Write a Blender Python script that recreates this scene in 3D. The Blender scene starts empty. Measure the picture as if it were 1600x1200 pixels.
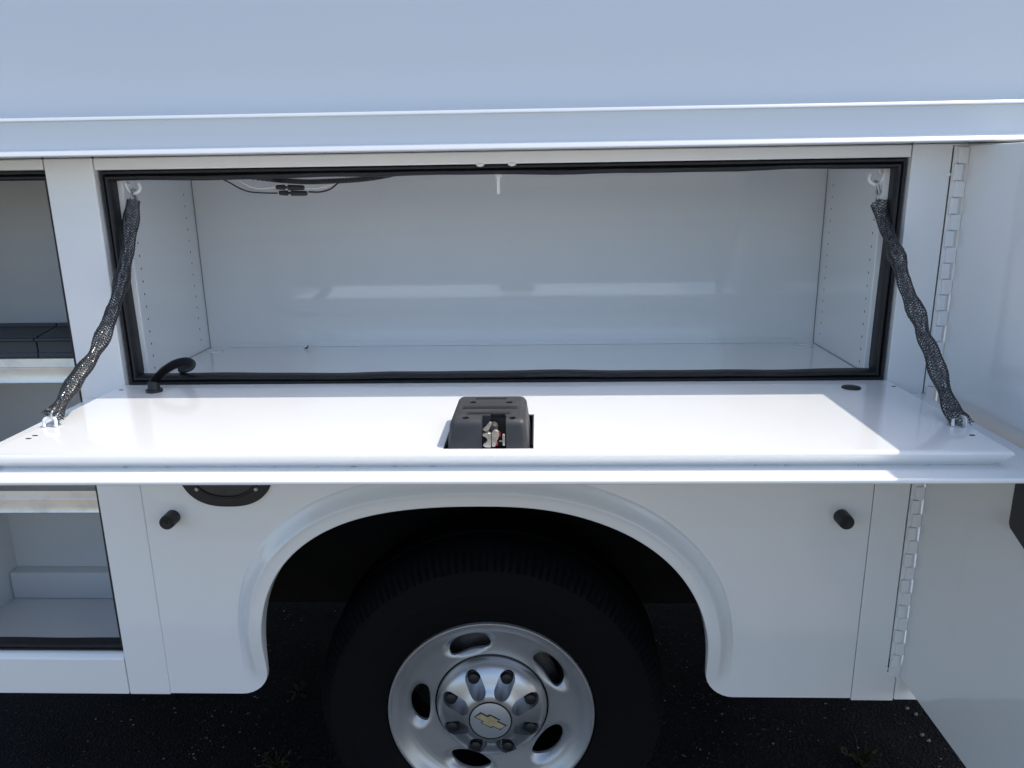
import bpy, bmesh, math, random
from mathutils import Vector, Matrix
random.seed(7)
R = math.radians
S = bpy.context.scene
COL = S.collection

# ------------------------------------------------------------------ camera
yaw, pitch, roll = R(2.0207), R(14.826), R(-0.8871)
fw = Vector((-math.sin(yaw)*math.cos(pitch), math.cos(yaw)*math.cos(pitch), -math.sin(pitch)))
rt = Vector((math.cos(yaw), math.sin(yaw), 0))
up = rt.cross(fw)
r2 = math.cos(roll)*rt + math.sin(roll)*up
u2 = -math.sin(roll)*rt + math.cos(roll)*up
camd = bpy.data.cameras.new('camera'); cam = bpy.data.objects.new('camera', camd); COL.objects.link(cam)
M = Matrix((r2, u2, -fw)).transposed().to_4x4(); M.translation = (0, -1.3, 1.45)
cam.matrix_world = M
camd.sensor_width = 36; camd.lens = 36*1205/1600
camd.clip_start = .02; camd.clip_end = 1000
S.camera = cam

# ------------------------------------------------------------------ sky and sun
SUN = Vector((.60, .04, 1)).normalized()            # towards the sun: high, from the right, a little behind the truck
elev = math.asin(SUN.z); azim = math.atan2(SUN.x, SUN.y)
w = bpy.data.worlds.new('World'); S.world = w; w.use_nodes = True
nt = w.node_tree
sky = nt.nodes.new('ShaderNodeTexSky'); sky.sky_type = 'NISHITA'; sky.sun_disc = False
sky.sun_elevation = elev; sky.sun_rotation = azim
sky.air_density = 1.0; sky.dust_density = 2.0; sky.ozone_density = 1.0
bg = nt.nodes['Background']; bg.inputs['Strength'].default_value = .15
nt.links.new(sky.outputs['Color'], bg.inputs['Color'])
sd = bpy.data.lights.new('sun', 'SUN'); sd.energy = 2.0; sd.angle = R(.5); sd.color = (1, .94, .84)
so = bpy.data.objects.new('sun', sd); COL.objects.link(so)
so.rotation_euler = SUN.to_track_quat('Z', 'Y').to_euler(); so.location = (3, 1, 6)
S.view_settings.view_transform = 'Standard'; S.view_settings.look = 'None'
S.view_settings.exposure = .86; S.view_settings.gamma = 1; S.view_settings.use_curve_mapping = False

# ------------------------------------------------------------------ materials
def mat(name, col, rough=.5, metal=0, coat=0, coat_r=.05, noise=None, bump=None, spec=.5, rvar=0, wave=None):
    m = bpy.data.materials.new(name); m.use_nodes = True
    t = m.node_tree; b = t.nodes['Principled BSDF']
    b.inputs['Base Color'].default_value = (*col, 1); b.inputs['Roughness'].default_value = rough
    b.inputs['Metallic'].default_value = metal; b.inputs['Coat Weight'].default_value = coat
    b.inputs['Coat Roughness'].default_value = coat_r; b.inputs['Specular IOR Level'].default_value = spec
    tc = t.nodes.new('ShaderNodeTexCoord')
    if noise:
        sc, col2, lo, hi = noise[:4]
        n = t.nodes.new('ShaderNodeTexNoise'); n.inputs['Scale'].default_value = sc; n.inputs['Detail'].default_value = 6
        t.links.new(tc.outputs['Object'], n.inputs['Vector'])
        r = t.nodes.new('ShaderNodeMapRange'); r.inputs[1].default_value = lo; r.inputs[2].default_value = hi
        mx = t.nodes.new('ShaderNodeMix'); mx.data_type = 'RGBA'
        mx.inputs[6].default_value = (*col, 1); mx.inputs[7].default_value = (*col2, 1)
        t.links.new(n.outputs['Fac'], r.inputs[0]); t.links.new(r.outputs[0], mx.inputs[0])
        t.links.new(mx.outputs[2], b.inputs['Base Color'])
    if rvar:
        n = t.nodes.new('ShaderNodeTexNoise'); n.inputs['Scale'].default_value = 9; n.inputs['Detail'].default_value = 5
        t.links.new(tc.outputs['Object'], n.inputs['Vector'])
        r = t.nodes.new('ShaderNodeMapRange'); r.inputs[1].default_value = .3; r.inputs[2].default_value = .7
        r.inputs[3].default_value = max(.02, rough-rvar); r.inputs[4].default_value = rough+rvar
        t.links.new(n.outputs['Fac'], r.inputs[0]); t.links.new(r.outputs[0], b.inputs['Roughness'])
    if wave:                                            # slow ripple of pressed sheet, seen in the clear coat only
        sc, st, di = wave
        n = t.nodes.new('ShaderNodeTexNoise'); n.inputs['Scale'].default_value = sc; n.inputs['Detail'].default_value = 1
        t.links.new(tc.outputs['Object'], n.inputs['Vector'])
        bp = t.nodes.new('ShaderNodeBump'); bp.inputs['Strength'].default_value = st; bp.inputs['Distance'].default_value = di
        t.links.new(n.outputs['Fac'], bp.inputs['Height']); t.links.new(bp.outputs[0], b.inputs['Coat Normal'])
    if bump:
        sc, st, di = bump
        n = t.nodes.new('ShaderNodeTexNoise'); n.inputs['Scale'].default_value = sc; n.inputs['Detail'].default_value = 3
        t.links.new(tc.outputs['Object'], n.inputs['Vector'])
        bp = t.nodes.new('ShaderNodeBump'); bp.inputs['Strength'].default_value = st; bp.inputs['Distance'].default_value = di
        t.links.new(n.outputs['Fac'], bp.inputs['Height']); t.links.new(bp.outputs[0], b.inputs['Normal'])
        
    return m

PAINT = mat('white_paint', (.83, .833, .825), .32, 0, 1.0, .07, noise=(2.2, (.815, .82, .815), .35, .75), bump=(260, .03, .001), rvar=.03, wave=(5, .25, .006))
INNER = mat('white_powder_coat', (.875, .88, .875), .33, 0, 1.0, .045, noise=(3, (.86, .868, .866), .35, .75), bump=(340, .04, .001), rvar=.03)
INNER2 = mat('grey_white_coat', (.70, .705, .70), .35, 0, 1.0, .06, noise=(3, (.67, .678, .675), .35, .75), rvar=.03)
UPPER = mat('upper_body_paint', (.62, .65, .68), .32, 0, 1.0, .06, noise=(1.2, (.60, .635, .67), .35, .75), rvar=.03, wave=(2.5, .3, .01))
INNER.node_tree.nodes['Principled BSDF'].inputs['Coat IOR'].default_value = 1.72
RUBBER = mat('black_rubber', (.010, .010, .012), .5, bump=(120, .2, .001), noise=(60, (.018, .018, .02), .45, .75))
PLASTIC = mat('black_plastic', (.035, .035, .038), .5, bump=(900, .35, .0006), noise=(40, (.055, .054, .055), .4, .8))
PLASTIC_D = mat('dark_plastic', (.012, .012, .014), .45, bump=(700, .25, .0005))
BRAID = mat('black_braid', (.022, .022, .024), .25, spec=.8)
ZINC = mat('zinc_steel', (.55, .56, .56), .38, .9, noise=(80, (.36, .36, .35), .4, .7))
CAST = mat('latch_steel', (.52, .50, .46), .36, .85, noise=(150, (.40, .38, .35), .4, .7))
RED = mat('red_plastic', (.5, .02, .03), .4)
ALU = mat('aluminium', (.80, .76, .70), .38, .85, noise=(30, (.60, .59, .57), .45, .8), bump=(160, .25, .0008), rvar=.1)
SLATE = mat('slate_plastic', (.035, .042, .052), .5, bump=(500, .2, .0004))
RIM = mat('silver_wheel_paint', (.50, .505, .515), .38, .65, .3, .15, noise=(14, (.44, .44, .44), .4, .75), bump=(300, .05, .0006))
CAPM = mat('satin_silver', (.56, .57, .59), .34, .85, .3, .2)
DISC = mat('brushed_disc', (.50, .52, .55), .35, .5)
GOLD = mat('gold_badge', (.62, .52, .33), .4, .4, noise=(60, (.50, .40, .22), .4, .7))
BLACKG = mat('black_gloss', (.008, .008, .008), .25)
TYRE = mat('tyre_rubber', (.008, .008, .0095), .75, bump=(150, .2, .001), noise=(18, (.010, .0085, .0075), .4, .75), spec=.05)
DARKM = mat('underbody_black', (.005, .005, .0055), .75, noise=(10, (.009, .008, .007), .4, .7), spec=.2)
RUSTY = mat('brake_steel', (.10, .095, .09), .55, .6, noise=(40, (.06, .04, .03), .4, .7))
WWIRE = mat('white_wire', (.75, .75, .73), .4)
LEAFM = mat('dry_weed', (.045, .035, .018), .8, noise=(60, (.028, .034, .014), .4, .6), spec=.1)
STONE = mat('pale_stone', (.24, .22, .20), .9, noise=(50, (.05, .05, .05), .40, .60), spec=.1)
BUG = mat('dark_debris', (.01, .01, .012), .5)

def asphalt():
    m = bpy.data.materials.new('asphalt'); m.use_nodes = True
    t = m.node_tree; b = t.nodes['Principled BSDF']; b.inputs['Roughness'].default_value = .85; b.inputs['Specular IOR Level'].default_value = .06
    tc = t.nodes.new('ShaderNodeTexCoord')
    v = t.nodes.new('ShaderNodeTexVoronoi'); v.inputs['Scale'].default_value = 130
    n = t.nodes.new('ShaderNodeTexNoise'); n.inputs['Scale'].default_value = 5; n.inputs['Detail'].default_value = 8
    n2 = t.nodes.new('ShaderNodeTexNoise'); n2.inputs['Scale'].default_value = 90; n2.inputs['Detail'].default_value = 4
    for x in (v, n, n2): t.links.new(tc.outputs['Object'], x.inputs['Vector'])
    cr = t.nodes.new('ShaderNodeValToRGB')
    cr.color_ramp.elements[0].position = .3; cr.color_ramp.elements[0].color = (.007, .007, .0085, 1)
    cr.color_ramp.elements[1].position = .75; cr.color_ramp.elements[1].color = (.017, .0165, .0175, 1)
    t.links.new(n.outputs['Fac'], cr.inputs[0])
    mx = t.nodes.new('ShaderNodeMix'); mx.data_type = 'RGBA'; mx.inputs[7].default_value = (.04, .038, .036, 1)
    mr = t.nodes.new('ShaderNodeMapRange'); mr.inputs[1].default_value = .60; mr.inputs[2].default_value = .72
    t.links.new(n2.outputs['Fac'], mr.inputs[0]); t.links.new(mr.outputs[0], mx.inputs[0])
    t.links.new(cr.outputs[0], mx.inputs[6]); t.links.new(mx.outputs[2], b.inputs['Base Color'])
    bp = t.nodes.new('ShaderNodeBump'); bp.inputs['Strength'].default_value = .8; bp.inputs['Distance'].default_value = .006
    t.links.new(v.outputs['Distance'], bp.inputs['Height']); t.links.new(bp.outputs[0], b.inputs['Normal'])
    return m
ASPH = asphalt()

def sealant():
    m = bpy.data.materials.new('dirty_sealant'); m.use_nodes = True
    t = m.node_tree; b = t.nodes['Principled BSDF']; b.inputs['Roughness'].default_value = .6
    tc = t.nodes.new('ShaderNodeTexCoord'); mp = t.nodes.new('ShaderNodeMapping'); mp.inputs['Scale'].default_value = (1, .2, .2)
    n = t.nodes.new('ShaderNodeTexNoise'); n.inputs['Scale'].default_value = 55; n.inputs['Detail'].default_value = 8
    n.inputs['Roughness'].default_value = .75
    t.links.new(tc.outputs['Object'], mp.inputs[0]); t.links.new(mp.outputs[0], n.inputs['Vector'])
    cr = t.nodes.new('ShaderNodeValToRGB')
    cr.color_ramp.elements[0].position = .55; cr.color_ramp.elements[0].color = (.6, .61, .6, 1)
    cr.color_ramp.elements[1].position = .64; cr.color_ramp.elements[1].color = (.30, .30, .30, 1)
    t.links.new(n.outputs['Fac'], cr.inputs[0]); t.links.new(cr.outputs[0], b.inputs['Base Color'])
    return m
SEALANT = sealant()

# ------------------------------------------------------------------ helpers
def worldloc(o):
    v = Vector((0, 0, 0))
    while o: v += o.location; o = o.parent
    return v
def link(name, me, m, parent=None, loc=None):
    o = bpy.data.objects.new(name, me); COL.objects.link(o)
    if m and not me.materials: me.materials.append(m)
    tgt = Vector(loc) if loc else Vector((0, 0, 0))
    if parent:
        o.parent = parent; tgt = tgt - worldloc(parent)
    o.location = tgt
    return o
def mk(name, vs, fs, m, parent=None, loc=None, smooth=False, angle=None, bev=0, seg=2):
    me = bpy.data.meshes.new(name); me.from_pydata([tuple(v) for v in vs], [], fs)
    bm = bmesh.new(); bm.from_mesh(me); bmesh.ops.recalc_face_normals(bm, faces=bm.faces); bm.to_mesh(me); bm.free()
    if smooth:
        me.polygons.foreach_set('use_smooth', [True]*len(me.polygons))
        if angle: me.set_sharp_from_angle(angle=R(angle))
    o = link(name, me, m, parent, loc)
    if bev: bevel(o, bev, seg)
    return o
def bevel(o, wdt, seg=2):
    b = o.modifiers.new('bevel', 'BEVEL'); b.width = wdt; b.segments = seg; b.limit_method = 'ANGLE'; b.angle_limit = R(35)
    b.harden_normals = True
    o.data.polygons.foreach_set('use_smooth', [True]*len(o.data.polygons)); o.data.set_sharp_from_angle(angle=R(35))
BF = [(0, 1, 3, 2), (4, 6, 7, 5), (0, 4, 5, 1), (2, 3, 7, 6), (0, 2, 6, 4), (1, 5, 7, 3)]
def bvs(x0, x1, y0, y1, z0, z1): return [(x, y, z) for x in (x0, x1) for y in (y0, y1) for z in (z0, z1)]
def box(name, x0, x1, y0, y1, z0, z1, m, parent=None, bev=.0015, seg=2):
    return mk(name, bvs(x0, x1, y0, y1, z0, z1), BF, m, parent, bev=bev, seg=seg)
def boxes(name, lst, m, parent=None, bev=0):
    vs, fs = [], []
    for b in lst:
        n = len(vs); vs += bvs(*b); fs += [tuple(i+n for i in f) for f in BF]
    return mk(name, vs, fs, m, parent, bev=bev)
def prism(name, pts, axis, a, b, m, parent=None, bev=0, seg=2):
    """polygon extruded along an axis: axis 0 -> pts (y,z), 1 -> (x,z), 2 -> (x,y)"""
    def P(p, t):
        return (t, p[0], p[1]) if axis == 0 else (p[0], t, p[1]) if axis == 1 else (p[0], p[1], t)
    n = len(pts); vs = [P(p, a) for p in pts]+[P(p, b) for p in pts]
    fs = [tuple(range(n)), tuple(range(2*n-1, n-1, -1))]+[(i, (i+1) % n, n+(i+1) % n, n+i) for i in range(n)]
    return mk(name, vs, fs, m, parent, bev=bev, seg=seg)
def frames(path):
    out = []; n = len(path); ref = None
    for i, p in enumerate(path):
        t = (path[min(i+1, n-1)]-path[max(i-1, 0)]).normalized()
        if ref is None:
            ref = Vector((1, 0, 0)) if abs(t.x) < .8 else Vector((0, 0, 1))
        a = (ref-ref.dot(t)*t).normalized(); ref = a
        out.append((p, a, t.cross(a)))
    return out
def tubegeo(path, rad, ns=8, closed=False, cap=True):
    path = [Vector(p) for p in path]; fr = frames(path); vs, fs = [], []
    for i, (p, a, b) in enumerate(fr):
        r = rad[i] if isinstance(rad, (list, tuple)) else rad
        for k in range(ns):
            an = 2*math.pi*k/ns; vs.append(p+r*(math.cos(an)*a+math.sin(an)*b))
    n = len(path)
    for i in range(n-1 if not closed else n):
        j = (i+1) % n
        for k in range(ns):
            fs.append((i*ns+k, i*ns+(k+1) % ns, j*ns+(k+1) % ns, j*ns+k))
    if cap and not closed:
        fs += [tuple(range(ns)), tuple(range(n*ns-1, n*ns-ns-1, -1))]
    return vs, fs
def tube(name, path, rad, m, parent=None, ns=8, closed=False, loc=None):
    vs, fs = tubegeo(path, rad, ns, closed)
    return mk(name, vs, fs, m, parent, loc, smooth=True, angle=50)
def spline(pts, n):
    """Catmull-Rom through pts"""
    P = [Vector(p) for p in pts]; P = [2*P[0]-P[1]]+P+[2*P[-1]-P[-2]]
    out = []; m = len(P)-3
    for i in range(n):
        u = i/(n-1)*m; k = min(int(u), m-1); t = u-k
        a, b, c, d = P[k:k+4]
        out.append(.5*((2*b)+(c-a)*t+(2*a-5*b+4*c-d)*t*t+(3*b-a-3*c+d)*t**3))
    return out
def lathe(name, prof, m, parent=None, loc=None, n=48, angle=35, closed=False):
    """profile (r, d): d is outward distance, towards -y"""
    vs, fs = [], []; k = len(prof)
    for i in range(n):
        a = 2*math.pi*i/n
        for r, d in prof: vs.append((r*math.cos(a), -d, r*math.sin(a)))
    for i in range(n):
        j = (i+1) % n
        for q in range(k if closed else k-1):
            s = (q+1) % k
            fs.append((i*k+q, i*k+s, j*k+s, j*k+q))
    o = mk(name, vs, fs, m, parent, loc, smooth=True)
    bm = bmesh.new(); bm.from_mesh(o.data); bmesh.ops.remove_doubles(bm, verts=bm.verts, dist=1e-6)
    bmesh.ops.recalc_face_normals(bm, faces=bm.faces); bm.to_mesh(o.data); bm.free()
    o.data.polygons.foreach_set('use_smooth', [True]*len(o.data.polygons)); o.data.set_sharp_from_angle(angle=R(angle))
    return o
def cut(o, cutters, angle=35):
    for c in cutters:
        b = o.modifiers.new('b', 'BOOLEAN'); b.operation = 'DIFFERENCE'; b.object = c; b.solver = 'EXACT'
    dg = bpy.context.evaluated_depsgraph_get(); dg.update()
    me = bpy.data.meshes.new_from_object(o.evaluated_get(dg)); o.modifiers.clear()
    old = o.data; nm = old.name; o.data = me; bpy.data.meshes.remove(old); me.name = nm
    me.polygons.foreach_set('use_smooth', [True]*len(me.polygons)); me.set_sharp_from_angle(angle=R(angle))
    for c in cutters: bpy.data.objects.remove(c)
def empty(name, loc, parent=None):
    o = bpy.data.objects.new(name, None); COL.objects.link(o); o.empty_display_size = .1
    tgt = Vector(loc)
    if parent: o.parent = parent; tgt = tgt-worldloc(parent)
    o.location = tgt
    return o
def tag(o, label, cat, group=None):
    o['label'] = label; o['category'] = cat
    if group: o['group'] = group
    return o

GZ = -.042                                            # ground height
# ------------------------------------------------------------------ ground
g = mk('asphalt_ground', [(-150, -150, GZ), (150, -150, GZ), (150, 150, GZ), (-150, 150, GZ)], [(0, 1, 2, 3)], ASPH)
g['kind'] = 'structure'
BOUNCE = mat('bounce_strip', (.27, .245, .20), .9, noise=(6, (.22, .198, .16), .35, .7), bump=(90, .4, .004), spec=.2)
ln = mk('bounce_strip', [(-40, -9, GZ+.004), (40, -9, GZ+.004), (40, -1.05, GZ+.004), (-40, -1.05, GZ+.004)], [(0, 1, 2, 3)], BOUNCE)  # added out-of-view strip that bounces warm light onto the truck side
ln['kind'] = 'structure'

# ------------------------------------------------------------------ the truck
T = tag(empty('service_truck', (0, 1.0, GZ)), 'white service body truck with an open drop-down side compartment above its rear wheel', 'truck')
XL, XR = -1.75, 1.42                                  # ends of the body

# upper body: wall, roof, far side
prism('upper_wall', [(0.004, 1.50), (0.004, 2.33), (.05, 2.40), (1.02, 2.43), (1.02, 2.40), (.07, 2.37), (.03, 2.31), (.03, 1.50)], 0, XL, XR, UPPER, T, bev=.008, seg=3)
prism('far_wall', [(1.02, 2.40), (1.02, 2.43), (2.0, 2.40), (2.05, 2.33), (2.05, .474), (2.02, .474), (2.02, 2.31)], 0, XL, XR, PAINT, T)
box('rear_wall', XR, XR+.03, .0, 2.05, .474, 2.36, PAINT, T, .01)
box('front_wall', XL-.03, XL, .0, 2.05, .474, 2.36, PAINT, T, .01)

# drip rail: flat strip between a small top bead and a bright lower lip
def bead(cy, cz, r, a0, a1, n): return [(cy+r*math.cos(R(a0+(a1-a0)*i/n)), cz+r*math.sin(R(a0+(a1-a0)*i/n))) for i in range(n+1)]
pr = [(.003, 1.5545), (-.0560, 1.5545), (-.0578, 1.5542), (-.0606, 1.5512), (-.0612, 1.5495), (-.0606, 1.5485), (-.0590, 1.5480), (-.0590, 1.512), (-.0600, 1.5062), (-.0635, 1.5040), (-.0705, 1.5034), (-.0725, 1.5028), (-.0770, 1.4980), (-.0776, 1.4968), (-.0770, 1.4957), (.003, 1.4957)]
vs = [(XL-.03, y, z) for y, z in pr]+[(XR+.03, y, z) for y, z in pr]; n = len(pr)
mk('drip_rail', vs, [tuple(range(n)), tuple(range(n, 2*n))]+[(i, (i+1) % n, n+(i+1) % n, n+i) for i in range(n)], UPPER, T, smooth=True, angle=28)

# headers, pillars, sills
PB = .0025
box('header', -.7315, .5965, 0, .034, 1.4755, 1.4952, PAINT, T, PB, 3)
box('header', -1.2395, -.8172, 0, .034, 1.4775, 1.4952, PAINT, T, PB, 3)
box('header', .6855, 1.20, 0, .034, 1.4935, 1.4952, PAINT, T, .001)
box('pillar', -.8155, -.7330, 0, .034, .4720, 1.4953, PAINT, T, PB, 3)
prism('pillar', [(.598, .4705), (.6775, .4705), (.6775, .5215), (.6605, .534), (.6605, 1.4925), (.6838, 1.4925), (.6838, 1.4953), (.598, 1.4953)], 1, 0, .034, PAINT, T, .002, 3)
box('pillar', -1.33, -1.241, 0, .034, .472, 1.4953, PAINT, T, PB, 3)
box('pillar', 1.22, XR-.002, 0, .034, .472, 1.4953, PAINT, T, PB, 3)
box('side_panel', XL, -1.3315, 0, .034, .472, 1.4953, PAINT, T, PB)
prism('sill', [(0, .4725), (.034, .4725), (.034, .562), (.013, .562), (.004, .556), (0, .552)], 0, -1.2395, -.8172, PAINT, T, .002, 3)
prism('sill', [(0, .4725), (.034, .4725), (.034, .545), (.004, .545), (0, .541)], 0, .6793, 1.2185, PAINT, T, .002, 3)
box('sill', -.7315, .5965, .0, .034, 1.086, 1.1045, PAINT, T, .002)

# fender panel with its flared wheel arch
CX, Z0, A, B_, NN = -.1075, .548, .4248, .3350, (2.64, 2.30)
def arch():
    pts = []
    rc = .056                                          # rounded lower corners
    for i in range(9):
        a = R(90*i/8); pts.append((CX-A-rc+rc*math.sin(a), .476+rc-rc*math.cos(a)))
    for i in range(1, 72):
        t = math.pi-math.pi*i/72
        c, s = math.cos(t), math.sin(t)
        u = .5+.5*max(-1, min(1, c*2)); nn = NN[0]+(NN[1]-NN[0])*u*u*(3-2*u)
        pts.append((CX+A*math.copysign(abs(c)**(2/nn), c), Z0+B_*s**(2/nn)))
    for i in range(9):
        a = R(90-90*i/8); pts.append((CX+A+rc-rc*math.sin(a), .476+rc-rc*math.cos(a)))
    return pts
AP = arch(); n = len(AP)
# arc length and outward normals
cum = [0]
for i in range(1, n): cum.append(cum[-1]+math.dist(AP[i], AP[i-1]))
vs, fs = [], []
PROF = [(-.0005, .004, 1), (0, .003, 1), (.0006, .001, 1), (.002, 0, 1), (.0215, -.0002, 1), (.0235, -.0010, 1), (.0255, -.0013, 1), (.0272, -.0006, 1), (.030, .0018, 1), (.034, .0062, 1), (.040, .0118, 1), (.046, .0156, 1), (.051, .0178, 1), (.0540, .0194, 1), (.0555, .0208, 1), (.0565, .0210, 1), (.0600, .0210, 1)]
FL = .021
for i, (x, z) in enumerate(AP):
    a, b = AP[max(i-1, 0)], AP[min(i+1, n-1)]
    tx, tz = b[0]-a[0], b[1]-a[1]; L = math.hypot(tx, tz); nx, nz = -tz/L, tx/L
    e = min(cum[i], cum[-1]-cum[i]); f = max(0, min(1, (e-.035)/.16)); f = f*f*(3-2*f)
    kf = .84+.16*max(0, min(1, (e-.10)/.15))
    for s, y, _ in PROF:
        s = s*kf if s > 0 else s
        yy = (y-FL)*f if s > -.0001 else .004
        zz = max(z+nz*s, .476)
        if s > 0 and e < 1e-6: zz = .476
        vs.append((x+nx*s, yy, zz))
k = len(PROF)
for i in range(n-1):
    for q in range(k-1): fs.append((i*k+q, i*k+q+1, (i+1)*k+q+1, (i+1)*k+q))
xl, xr, zt = -.7318, .5962, 1.0845
base = len(vs)
fx0, fx1 = vs[k-1][0], vs[(n-1)*k+k-1][0]
vs += [(xl, 0, .476), (xl, 0, zt), (xr, 0, zt), (xr, 0, .476)]
ring = [i*k+k-1 for i in range(n)]
h = n//2
mid = len(vs); vs.append((vs[ring[h]][0], 0, zt))
fs.append(tuple([base, base+1, mid]+[ring[i] for i in range(h, -1, -1)]))
fs.append(tuple([base+3, base+2, mid]+[ring[i] for i in range(h, n)]))
# folded returns round the panel edge
def ret(a, b):
    m0 = len(vs); vs.append((vs[a][0], .02, vs[a][2])); vs.append((vs[b][0], .02, vs[b][2])); fs.append((a, b, m0+1, m0))
ret(base, base+1); ret(base+2, base+3); ret(base, ring[0]); ret(base+3, ring[-1])
mk('fender_panel', vs, fs, PAINT, T, smooth=True, angle=26)

# ------------------------------------------------------------------ the long compartment
CXL, CXR, CF, CT, CB = -.778, .636, 1.076, 1.470, .47
comp = box('compartment', CXL-.004, CXR+.004, CB, CB+.004, CF-.03, CT+.01, INNER, T, 0)
box('floor', CXL-.002, CXR+.002, .034, CB+.001, CF-.003, CF, INNER, comp, .0006)
box('ceiling', CXL-.004, CXR+.004, .034, CB, CT, CT+.004, INNER, comp, 0)
def holed_wall(name, x, y0, y1, z0, z1, holes, m, parent):
    ys = sorted({y0, y1, *[a for h_ in holes for a in h_[:2]]}); zs = sorted({z0, z1, *[a for h_ in holes for a in h_[2:]]})
    vs, fs, idx = [], [], {}
    def V(a, b):
        if (a, b) not in idx: idx[a, b] = len(vs); vs.append((x, a, b))
        return idx[a, b]
    for i in range(len(ys)-1):
        for j in range(len(zs)-1):
            cy, cz = (ys[i]+ys[i+1])/2, (zs[j]+zs[j+1])/2
            if any(h_[0] < cy < h_[1] and h_[2] < cz < h_[3] for h_ in holes): continue
            fs.append((V(ys[i], zs[j]), V(ys[i+1], zs[j]), V(ys[i+1], zs[j+1]), V(ys[i], zs[j+1])))
    return mk(name, vs, fs, m, parent)
for x, ya, yb, sgn in ((CXL, .199, .4250, -1), (CXR, .209, .4320, 1)):
    hs = []
    for q in range(15):
        z = 1.092+q*.025
        if z < 1.41: hs.append((ya-.0016, ya+.0016, z-.0022, z+.0022))
        if z < 1.42: hs.append((yb-.0014, yb+.0014, z+.012-.0022, z+.012+.0022))
    holed_wall('side_wall', x, .034, CB, CF-.003, CT, hs, INNER, comp)
    o = box('wall_backing', *sorted((x+sgn*.006, x+sgn*.008)), .034, CB, CF, CT, DARKM, comp, 0)
SEAM = mat('seam_shadow_gap', (.28, .28, .28), .8)
for x in (CXL, CXR):
    sg = 1 if x < 0 else -1
    box('corner_seam', *sorted((x+sg*.0003, x+sg*.0015)), CB-.0010, CB-.0002, CF, CT, SEAM, comp, 0)
    box('floor_seam', *sorted((x+sg*.0003, x+sg*.0016)), .04, CB-.001, CF+.0002, CF+.0008, SEAM, comp, 0)
# flange tabs along the rear edge of the floor and small pressed drains
xs = [-.735, -.575, -.415, -.255, -.095, .065, .225, .385, .600]
for i in range(8):
    x0, x1 = xs[i]+.006, xs[i+1]-.008
    prism('floor_tab', [(x0, CF+.0002), (x1+.006, CF+.0002), (x1+.006, CF+.003), (x1, CF+.0075), (x1, CF+.0105), (x0, CF+.0105)], 1, CB-.0022, CB-.0002, INNER, comp, .0004)
for x, y in ((-.748, .424), (.598, .428)):
    o = tube('drain_ring', [(x+.019*math.cos(R(a)), y+.016*math.sin(R(a)), CF+.0003) for a in range(0, 360, 12)], .0018, INNER, comp, 6, True)

# weather seal swept round the opening
SP = [(0, .033), (.0002, .014), (.0022, .0095), (.0055, .0095), (.0072, .0125), (.0076, .0165), (.0082, .0125), (.0105, .0075), (.0135, .0075), (.0162, .0110), (.0166, .0200), (.0166, .033)]
def seal(name, x0, x1, z0, z1, parent, wob=0):
    vs, fs = [], []; path = []
    for a, b, nn, (tx, tz) in (((x0, z0), (x1, z0), 40, (0, 1)), ((x1, z0), (x1, z1), 16, (-1, 0)), ((x1, z1), (x0, z1), 40, (0, -1)), ((x0, z1), (x0, z0), 16, (1, 0))):
        for i in range(nn):
            u = i/nn; path.append((a[0]+(b[0]-a[0])*u, a[1]+(b[1]-a[1])*u, u, (tx, tz)))
    for (x, z, u, (tx, tz)) in path:
        wv = wob*(math.sin(x*9+z*13)+.6*math.sin(x*23+1)+.4*math.sin(x*41))*(1 if u > .03 else 0)
        if u == 0:
            sx = 1 if x == x0 else -1; sz = 1 if z == z0 else -1
        else: sx, sz = tx, tz
        for t, y in SP:
            tt = t*(1+wv) if t > .008 else t
            vs.append((x+sx*tt, y, z+sz*tt))
    k = len(SP); nn = len(path)
    for i in range(nn):
        j = (i+1) % nn
        for q in range(k-1): fs.append((i*k+q, i*k+q+1, j*k+q+1, j*k+q))
    return mk(name, vs, fs, RUBBER, parent, smooth=True, angle=50)
seal('weather_seal', -.7300, .5962, 1.1050, 1.4750, T, .06)
# white inner flange behind the seal
def ringplate(name, x0, x1, z0, z1, wd, y0, y1, m, parent):
    boxes(name, [(x0, x0+wd, y0, y1, z0, z1), (x1-wd, x1, y0, y1, z0, z1), (x0+wd, x1-wd, y0, y1, z0, z0+wd*.55), (x0+wd, x1-wd, y0, y1, z1-wd*.6, z1)], m, parent, .0006)
ringplate('inner_flange', -.7290, .5955, 1.1060, 1.4740, .0245, .0335, .0375, PAINT, T)

# ------------------------------------------------------------------ left compartment with shelves
LXL, LXR = -1.262, -.8
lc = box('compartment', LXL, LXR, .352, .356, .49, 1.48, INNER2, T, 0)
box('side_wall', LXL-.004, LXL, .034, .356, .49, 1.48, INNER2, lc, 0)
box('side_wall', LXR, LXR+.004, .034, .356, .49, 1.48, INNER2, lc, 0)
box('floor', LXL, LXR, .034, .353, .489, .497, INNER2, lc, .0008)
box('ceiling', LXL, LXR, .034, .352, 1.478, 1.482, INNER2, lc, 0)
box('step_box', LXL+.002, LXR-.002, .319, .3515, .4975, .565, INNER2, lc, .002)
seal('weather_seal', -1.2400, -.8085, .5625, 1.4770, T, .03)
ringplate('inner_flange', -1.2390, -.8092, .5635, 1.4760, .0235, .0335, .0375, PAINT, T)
for zb, zt_ in ((1.1005, 1.1475), (.8425, .8880)):
    hh = zt_-zb
    sh = prism('shelf', [(.043, zb), (.047, zb), (.047, zt_-.006), (.345, zt_-.006), (.345, zt_-.002), (.0545, zt_-.002), (.0545, zt_), (.046, zt_-.0005), (.044, zt_-hh*.33), (.0425, zt_-hh*.36), (.0425, zt_-hh*.9), (.041, zb+.002)], 0, LXL+.002, LXR-.002, ALU, T, .0008)

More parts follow.
